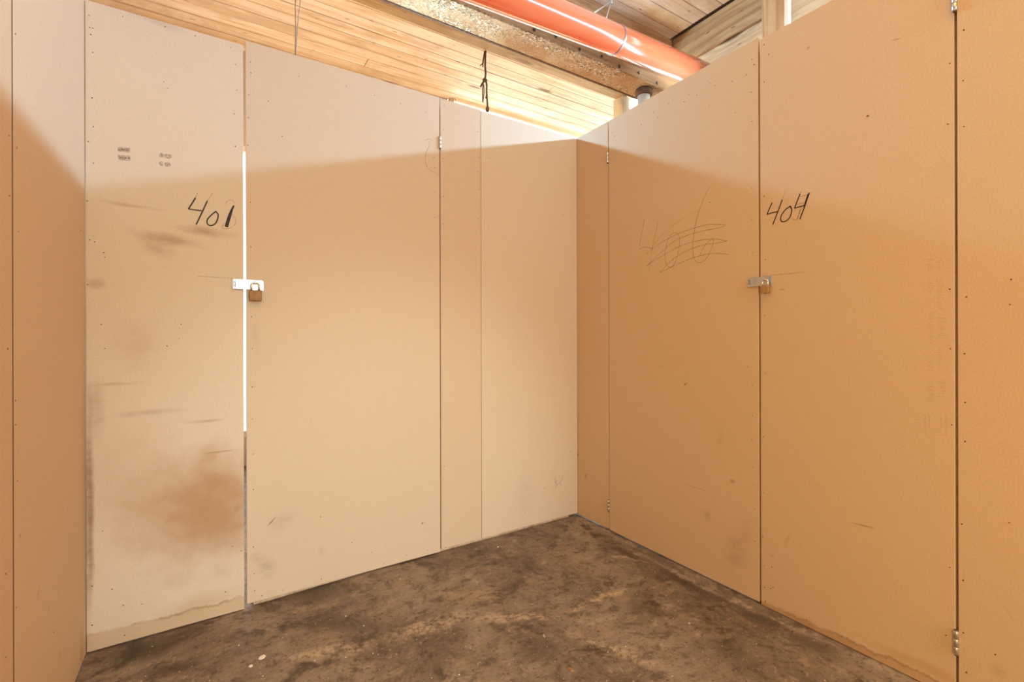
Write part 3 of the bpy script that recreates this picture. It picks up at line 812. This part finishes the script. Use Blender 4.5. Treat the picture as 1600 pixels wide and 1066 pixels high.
# ------------------------------------------------------------------ beams, posts
bm = bmesh.new(); box(bm, -6.5, 1.72, 0.97, 1.305, 3.70, ZC - .0005, 0, .004)
obj('timber_girder', bm, M_GIRD, label='tan wooden girder under the ceiling between pine boards and rusty beam', category='beam')

sb = empty('steel_beam', (-2.4, 0.765, 3.5), 'rusty speckled steel beam running beside the orange pipe', 'beam')
bm = bmesh.new(); box(bm, -6.5, 2.12, 0.645, 0.885, 3.50, 3.516, 0, .002)
obj('bottom_flange', bm, M_RUST, sb, label='rust flaked underside')
bm = bmesh.new(); box(bm, -6.5, 2.12, 0.759, 0.771, 3.517, 3.742)
obj('web', bm, M_RUSTD, sb)
bm = bmesh.new(); box(bm, -6.5, 2.12, 0.665, 0.865, 3.743, 3.7585)
obj('top_flange', bm, M_RUSTD, sb)
bm = bmesh.new(); box(bm, -6.5, 2.12, 0.8855, 0.905, 3.495, 3.535, 0, .003)
obj('flange_lip', bm, M_RUSTD, sb, label='dark edge strip')

nt = empty('nailer_timber', (-2.4, 0.72, 3.52), 'brown bolted timber packed against the rusty beam, above its flange', 'beam')
bm = bmesh.new(); box(bm, -6.5, 2.10, 0.69, 0.757, 3.518, 3.742, 0, .004)
obj('timber', bm, M_OLD, nt)
for i in range(11):
    x = -0.35 + i*.24 + (i % 3)*.012
    zb = 3.575 + .022*(i % 2)
    bm = bmesh.new()
    tube(bm, [(x, .692, zb), (x, .681, zb), (x, .680, zb)], [.013, .013, .010], 6)
    obj('bolt', bm, M_STEELD, nt)

bm = bmesh.new(); box(bm, -6.5, 1.415, 0.375, 0.515, 3.62, ZC - .0005, 0, .008)
obj('ceiling_joist', bm, M_OLD, label='dark brown joist directly above the orange pipe', category='beam')
p1, p2 = hit(1225, 10, 0, 1.45).y, hit(1235, 10, 0, 1.45).y
bm = bmesh.new(); box(bm, 1.42, 1.55, p1 + .11, 0.37, 3.50, ZC - .0005, 0, .008)
obj('header_beam', bm, M_OLDY, label='old knotty timber crossing at right angles above the right wall', category='beam')
bm = bmesh.new(); box(bm, 1.45, 1.53, p1 + .11, 0.25, 3.05, 3.498, 0, .004)
obj('ledger_board', bm, M_LEDG, label='pale ledger board under the knotty timber, left of the stud', category='beam', group='pale ledger boards')
bm = bmesh.new(); box(bm, 1.45, 1.53, -7.9, p2, 3.05, 3.756, 0, .004)
obj('ledger_board', bm, M_LEDG, label='pale ledger board right of the white gap beside the stud', category='beam', group='pale ledger boards')

bm = bmesh.new(); box(bm, 1.66, 1.755, 1.195, 1.335, -0.002, 3.699, 0, .003)
obj('timber_post', bm, M_POST, label='pale post under the girder end in front of the window', category='post')
bm = bmesh.new()
p, q = hit(1190, 10, 0, .06).y, hit(1225, 10, 0, .06).y
box(bm, .06, .098, q, p, -0.002, 3.755, 0, .002)
obj('wall_stud', bm, M_STUD, label='wooden stud rising above the right wall behind the 404 leaf', category='post')

# ------------------------------------------------------------------ pipe, strap, elbow
PD = Vector((0.98852973, 0.08878339, 0.12217402)).normalized()
P0 = Vector((0, -0.123, 3.077))
PR = 0.09
pp = lambda x: P0 + PD * (x / PD.x)
pipe = empty('drain_pipe', pp(0), 'glossy orange pipe running under the ceiling', 'pipe')
bm = bmesh.new(); tube(bm, [pp(-3.0), pp(-1), pp(0), pp(1.40)], PR, 64)
obj('pipe_run', bm, M_PIPE, pipe)
bm = bmesh.new(); tube(bm, [pp(-1.9), pp(-1.895), pp(-1.76), pp(-1.755)], [PR + .001, PR + .008, PR + .008, PR + .001], 64)
obj('pipe_collar', bm, M_PIPE, pipe)

xs_ = 0.245
ps = empty('pipe_strap', pp(xs_), 'perforated metal strap looped around the orange pipe', 'strap')
u_, w_ = frame_for(PD)
bm = bmesh.new()
n = 56
tilt = 0.10
for off, rr in ((-.0075, PR + .0016), (.0075, PR + .0016)):
    pass
ra, rb_ = [], []
for k in range(n):
    a = 2*math.pi*k/n
    dirv = u_*math.cos(a) + w_*math.sin(a)
    c = pp(xs_) + PD * (tilt * PR * math.sin(a))
    ra.append((c - PD*.006, dirv)); rb_.append((c + PD*.006, dirv))
ring = [[bm.verts.new(c + d_*(PR + t_)) for c, d_ in L] for L, t_ in ((ra, .0005), (rb_, .0005), (rb_, .0030), (ra, .0030))]
for j in range(4):
    for k in range(n):
        bm.faces.new((ring[j][k], ring[j][(k+1) % n], ring[(j+1) % 4][(k+1) % n], ring[(j+1) % 4][k]))
obj('strap_loop', bm, M_STEEL, ps)
bm = bmesh.new()
for k in range(0, n):
    c, d_ = ra[k]
    c2 = c + PD*.006 + d_*(PR + .0028)
    tube(bm, [c2, c2 + d_*.0006], .0022, 6)
obj('strap_holes', bm, M_STEELD, ps, label='row of dark holes')
knot = hit(955, 3, 1, 0.04)
for (px, py) in ((926, 21), (947, 29)):
    a = hit(px, py, 1, -0.085)
    bm = bmesh.new()
    tube(bm, [a, a.lerp(knot, .5), knot], .0045, 8)
    obj('hanger_wire', bm, M_STEEL, ps)
bm = bmesh.new()
tube(bm, [knot - Vector((0, 0, .012)), knot + Vector((.004, .002, .012)), knot + Vector((.01, .06, .15)), Vector((knot.x + .015, .16, 3.757))], [.009, .008, .004, .004], 8)
obj('hanger_hook', bm, M_STEEL, ps)

el = empty('pipe_elbow', (1.47, .70, 3.40), 'short white pipe with a rusty collar below the end of the rusty beam', 'pipe')
bm = bmesh.new(); tube(bm, [(1.47, .745, 3.499), (1.47, .745, 3.47), (1.47, .745, 3.445), (1.47, .745, 3.44)], [.075, .082, .082, .066], 28)
obj('rusty_collar', bm, M_RUSTD, el, label='rusty collar')
bm = bmesh.new(); tube(bm, [(1.47, .745, 3.438), (1.47, .745, 3.0), (1.47, .745, 2.5)], .058, 28)
obj('white_pipe', bm, M_WHITE, el, label='white pipe')

# ------------------------------------------------------------------ twine and wire
def wob(p, q, n, amp, seed):
    r = random.Random(seed)
    p, q = Vector(p), Vector(q)
    return [p.lerp(q, i/n) + Vector((r.uniform(-amp, amp), r.uniform(-amp, amp), 0)) * (0 if i in (0, n) else 1) for i in range(n+1)]


def hp(px, py): h = hit(px, py, 1, 1.315); return (h.x, h.y, h.z)


o_, sx = (720, 70), 8.888
def tp(x, y): return hp(o_[0] + x/sx, o_[1] + y/sx)
tw = empty('hanging_twine', hp(758, 82), 'knotted brown twine hanging from the tan girder edge', 'twine')
bm = bmesh.new(); tube(bm, [tp(345, 85), tp(340, 180), tp(338, 300), tp(345, 400), tp(338, 480)], .0085, 8)
obj('main_strand', bm, M_TWINE, tw)
bm = bmesh.new(); tube(bm, [tp(330, 90), tp(318, 170), tp(308, 240), tp(305, 308)], [.006, .006, .007, .005], 8); tube(bm, [tp(308, 245), tp(290, 272), tp(270, 292)], .0045, 6)
obj('short_tail', bm, M_TWINE, tw)
bm = bmesh.new(); tube(bm, [tp(318, 470), tp(338, 485), tp(355, 490), tp(345, 510), tp(320, 500), tp(316, 478)], .011, 8)
obj('knot', bm, M_TWINE, tw)
bm = bmesh.new(); tube(bm, [tp(322, 505), tp(300, 540), tp(275, 582)], .0085, 8)
obj('knot_tail', bm, M_TWINE, tw)
bm = bmesh.new(); tube(bm, [tp(315, 540), tp(303, 600), tp(302, 700), tp(303, 790)], .0050, 8); tube(bm, [tp(320, 560), tp(322, 640), tp(318, 720), tp(308, 800)], .0045, 8)
obj('left_loop', bm, M_TWINE, tw)
bm = bmesh.new(); tube(bm, [tp(350, 500), tp(360, 560), tp(358, 640), tp(362, 720), tp(368, 800), tp(370, 850), tp(355, 890), tp(360, 930), tp(378, 930), tp(382, 880), tp(370, 848)], .0080, 8); tube(bm, [tp(358, 680), tp(345, 745)], .0045, 6)
obj('right_loop', bm, M_TWINE, tw)

wx = A(467, 60)[0]
wr = empty('hanging_wire', (wx, .022, 2.435), 'thin twisted wires rising from the back wall top near its left', 'wire')
bm = bmesh.new(); tube(bm, wob((wx - .012, .022, 2.425), (wx - .002, .022, ZC), 16, .0015, 3), .0024, 8)
obj('wire_strand', bm, M_WIRE, wr)
bm = bmesh.new(); tube(bm, [(wx - .012, .020, 2.425), (wx - .008, .018, 2.50), (wx - .004, .018, 2.58), (wx + .004, .020, 2.66), (wx + .016, .020, 2.76), (wx + .03, .02, 3.0), (wx + .03, .02, ZC)], .0020, 8)
obj('wire_strand', bm, M_WIRE, wr)

# ------------------------------------------------------------------ bits on the floor
def chip(name, px, py, size, mat, label, cat, n=6, th=.003, seed=1, group=None, aspect=1.0, rot=0.0):
    x, y = F(px, py); r = random.Random(seed)
    z0 = fz(x, y) + 0.0004
    pts = []
    for k in range(n):
        a = 2*math.pi*k/n
        s = size * r.uniform(.6, 1.0)
        u, v = s*math.cos(a), s*math.sin(a)*aspect
        pts.append((x + u*math.cos(rot) - v*math.sin(rot), y + u*math.sin(rot) + v*math.cos(rot), z0))
    bm = bmesh.new(); fs = prism(bm, pts, (0, 0, th))
    bmesh.ops.bevel(bm, geom=list({e for f in fs for e in f.edges}), offset=th*.3, segments=1, affect='EDGES')
    o = obj(name, bm, mat, label=label, category=cat)
    if group: o['group'] = group
    return o


chip('wood_chip', 892, 1047, .018, M_CHIP, 'orange brown wood chip on the floor at the bottom centre', 'chip', 6, .004, 4, aspect=.55, rot=1.9)
chip('wood_chip', 850, 994, .014, M_GRIT, 'pale splinter chip on the floor in front of the inner corner', 'chip', 5, .004, 9, aspect=.4, rot=1.0)
chip('plaster_flake', 409, 1021, .014, M_FLECK, 'white plaster flake on the floor below the 401 padlock, largest of the white bits', 'flake', 7, .004, 2)
chip('plaster_flake', 392, 1034, .008, M_FLECK, 'small white flake on the floor left of the largest white flake', 'flake', 6, .003, 5)
chip('plaster_flake', 778, 855, .006, M_FLECK, 'tiny white flake on the floor close to the back wall', 'flake', 6, .003, 6)

bm = bmesh.new()
rg = random.Random(21)
for i in range(1100):
    x, y = F(rg.uniform(120, 1420), 800 + 266 * rg.random()**0.8)
    if not (WC + .02 < x < -.02 and y < -.02): continue
    s = rg.uniform(.0010, .0028) * (1.8 if rg.random() < .05 else 1)
    z0 = fz(x, y)
    a = rg.uniform(0, 6.3); asp = rg.uniform(.35, 1)
    pts = []
    for k in range(5):
        t_ = 2*math.pi*k/5
        uu, vv = s*math.cos(t_)*rg.uniform(.7, 1.1), s*asp*math.sin(t_)
        pts.append((x + uu*math.cos(a) - vv*math.sin(a), y + uu*math.sin(a) + vv*math.cos(a), z0 - .0005))
    prism(bm, pts, (0, 0, s*.5 + .0006), 0 if rg.random() < .93 else 1)
obj('floor_grit', bm, [M_GRIT, M_FLECK], kind='stuff', label='pale grit and dust scattered over the concrete floor', category='grit')
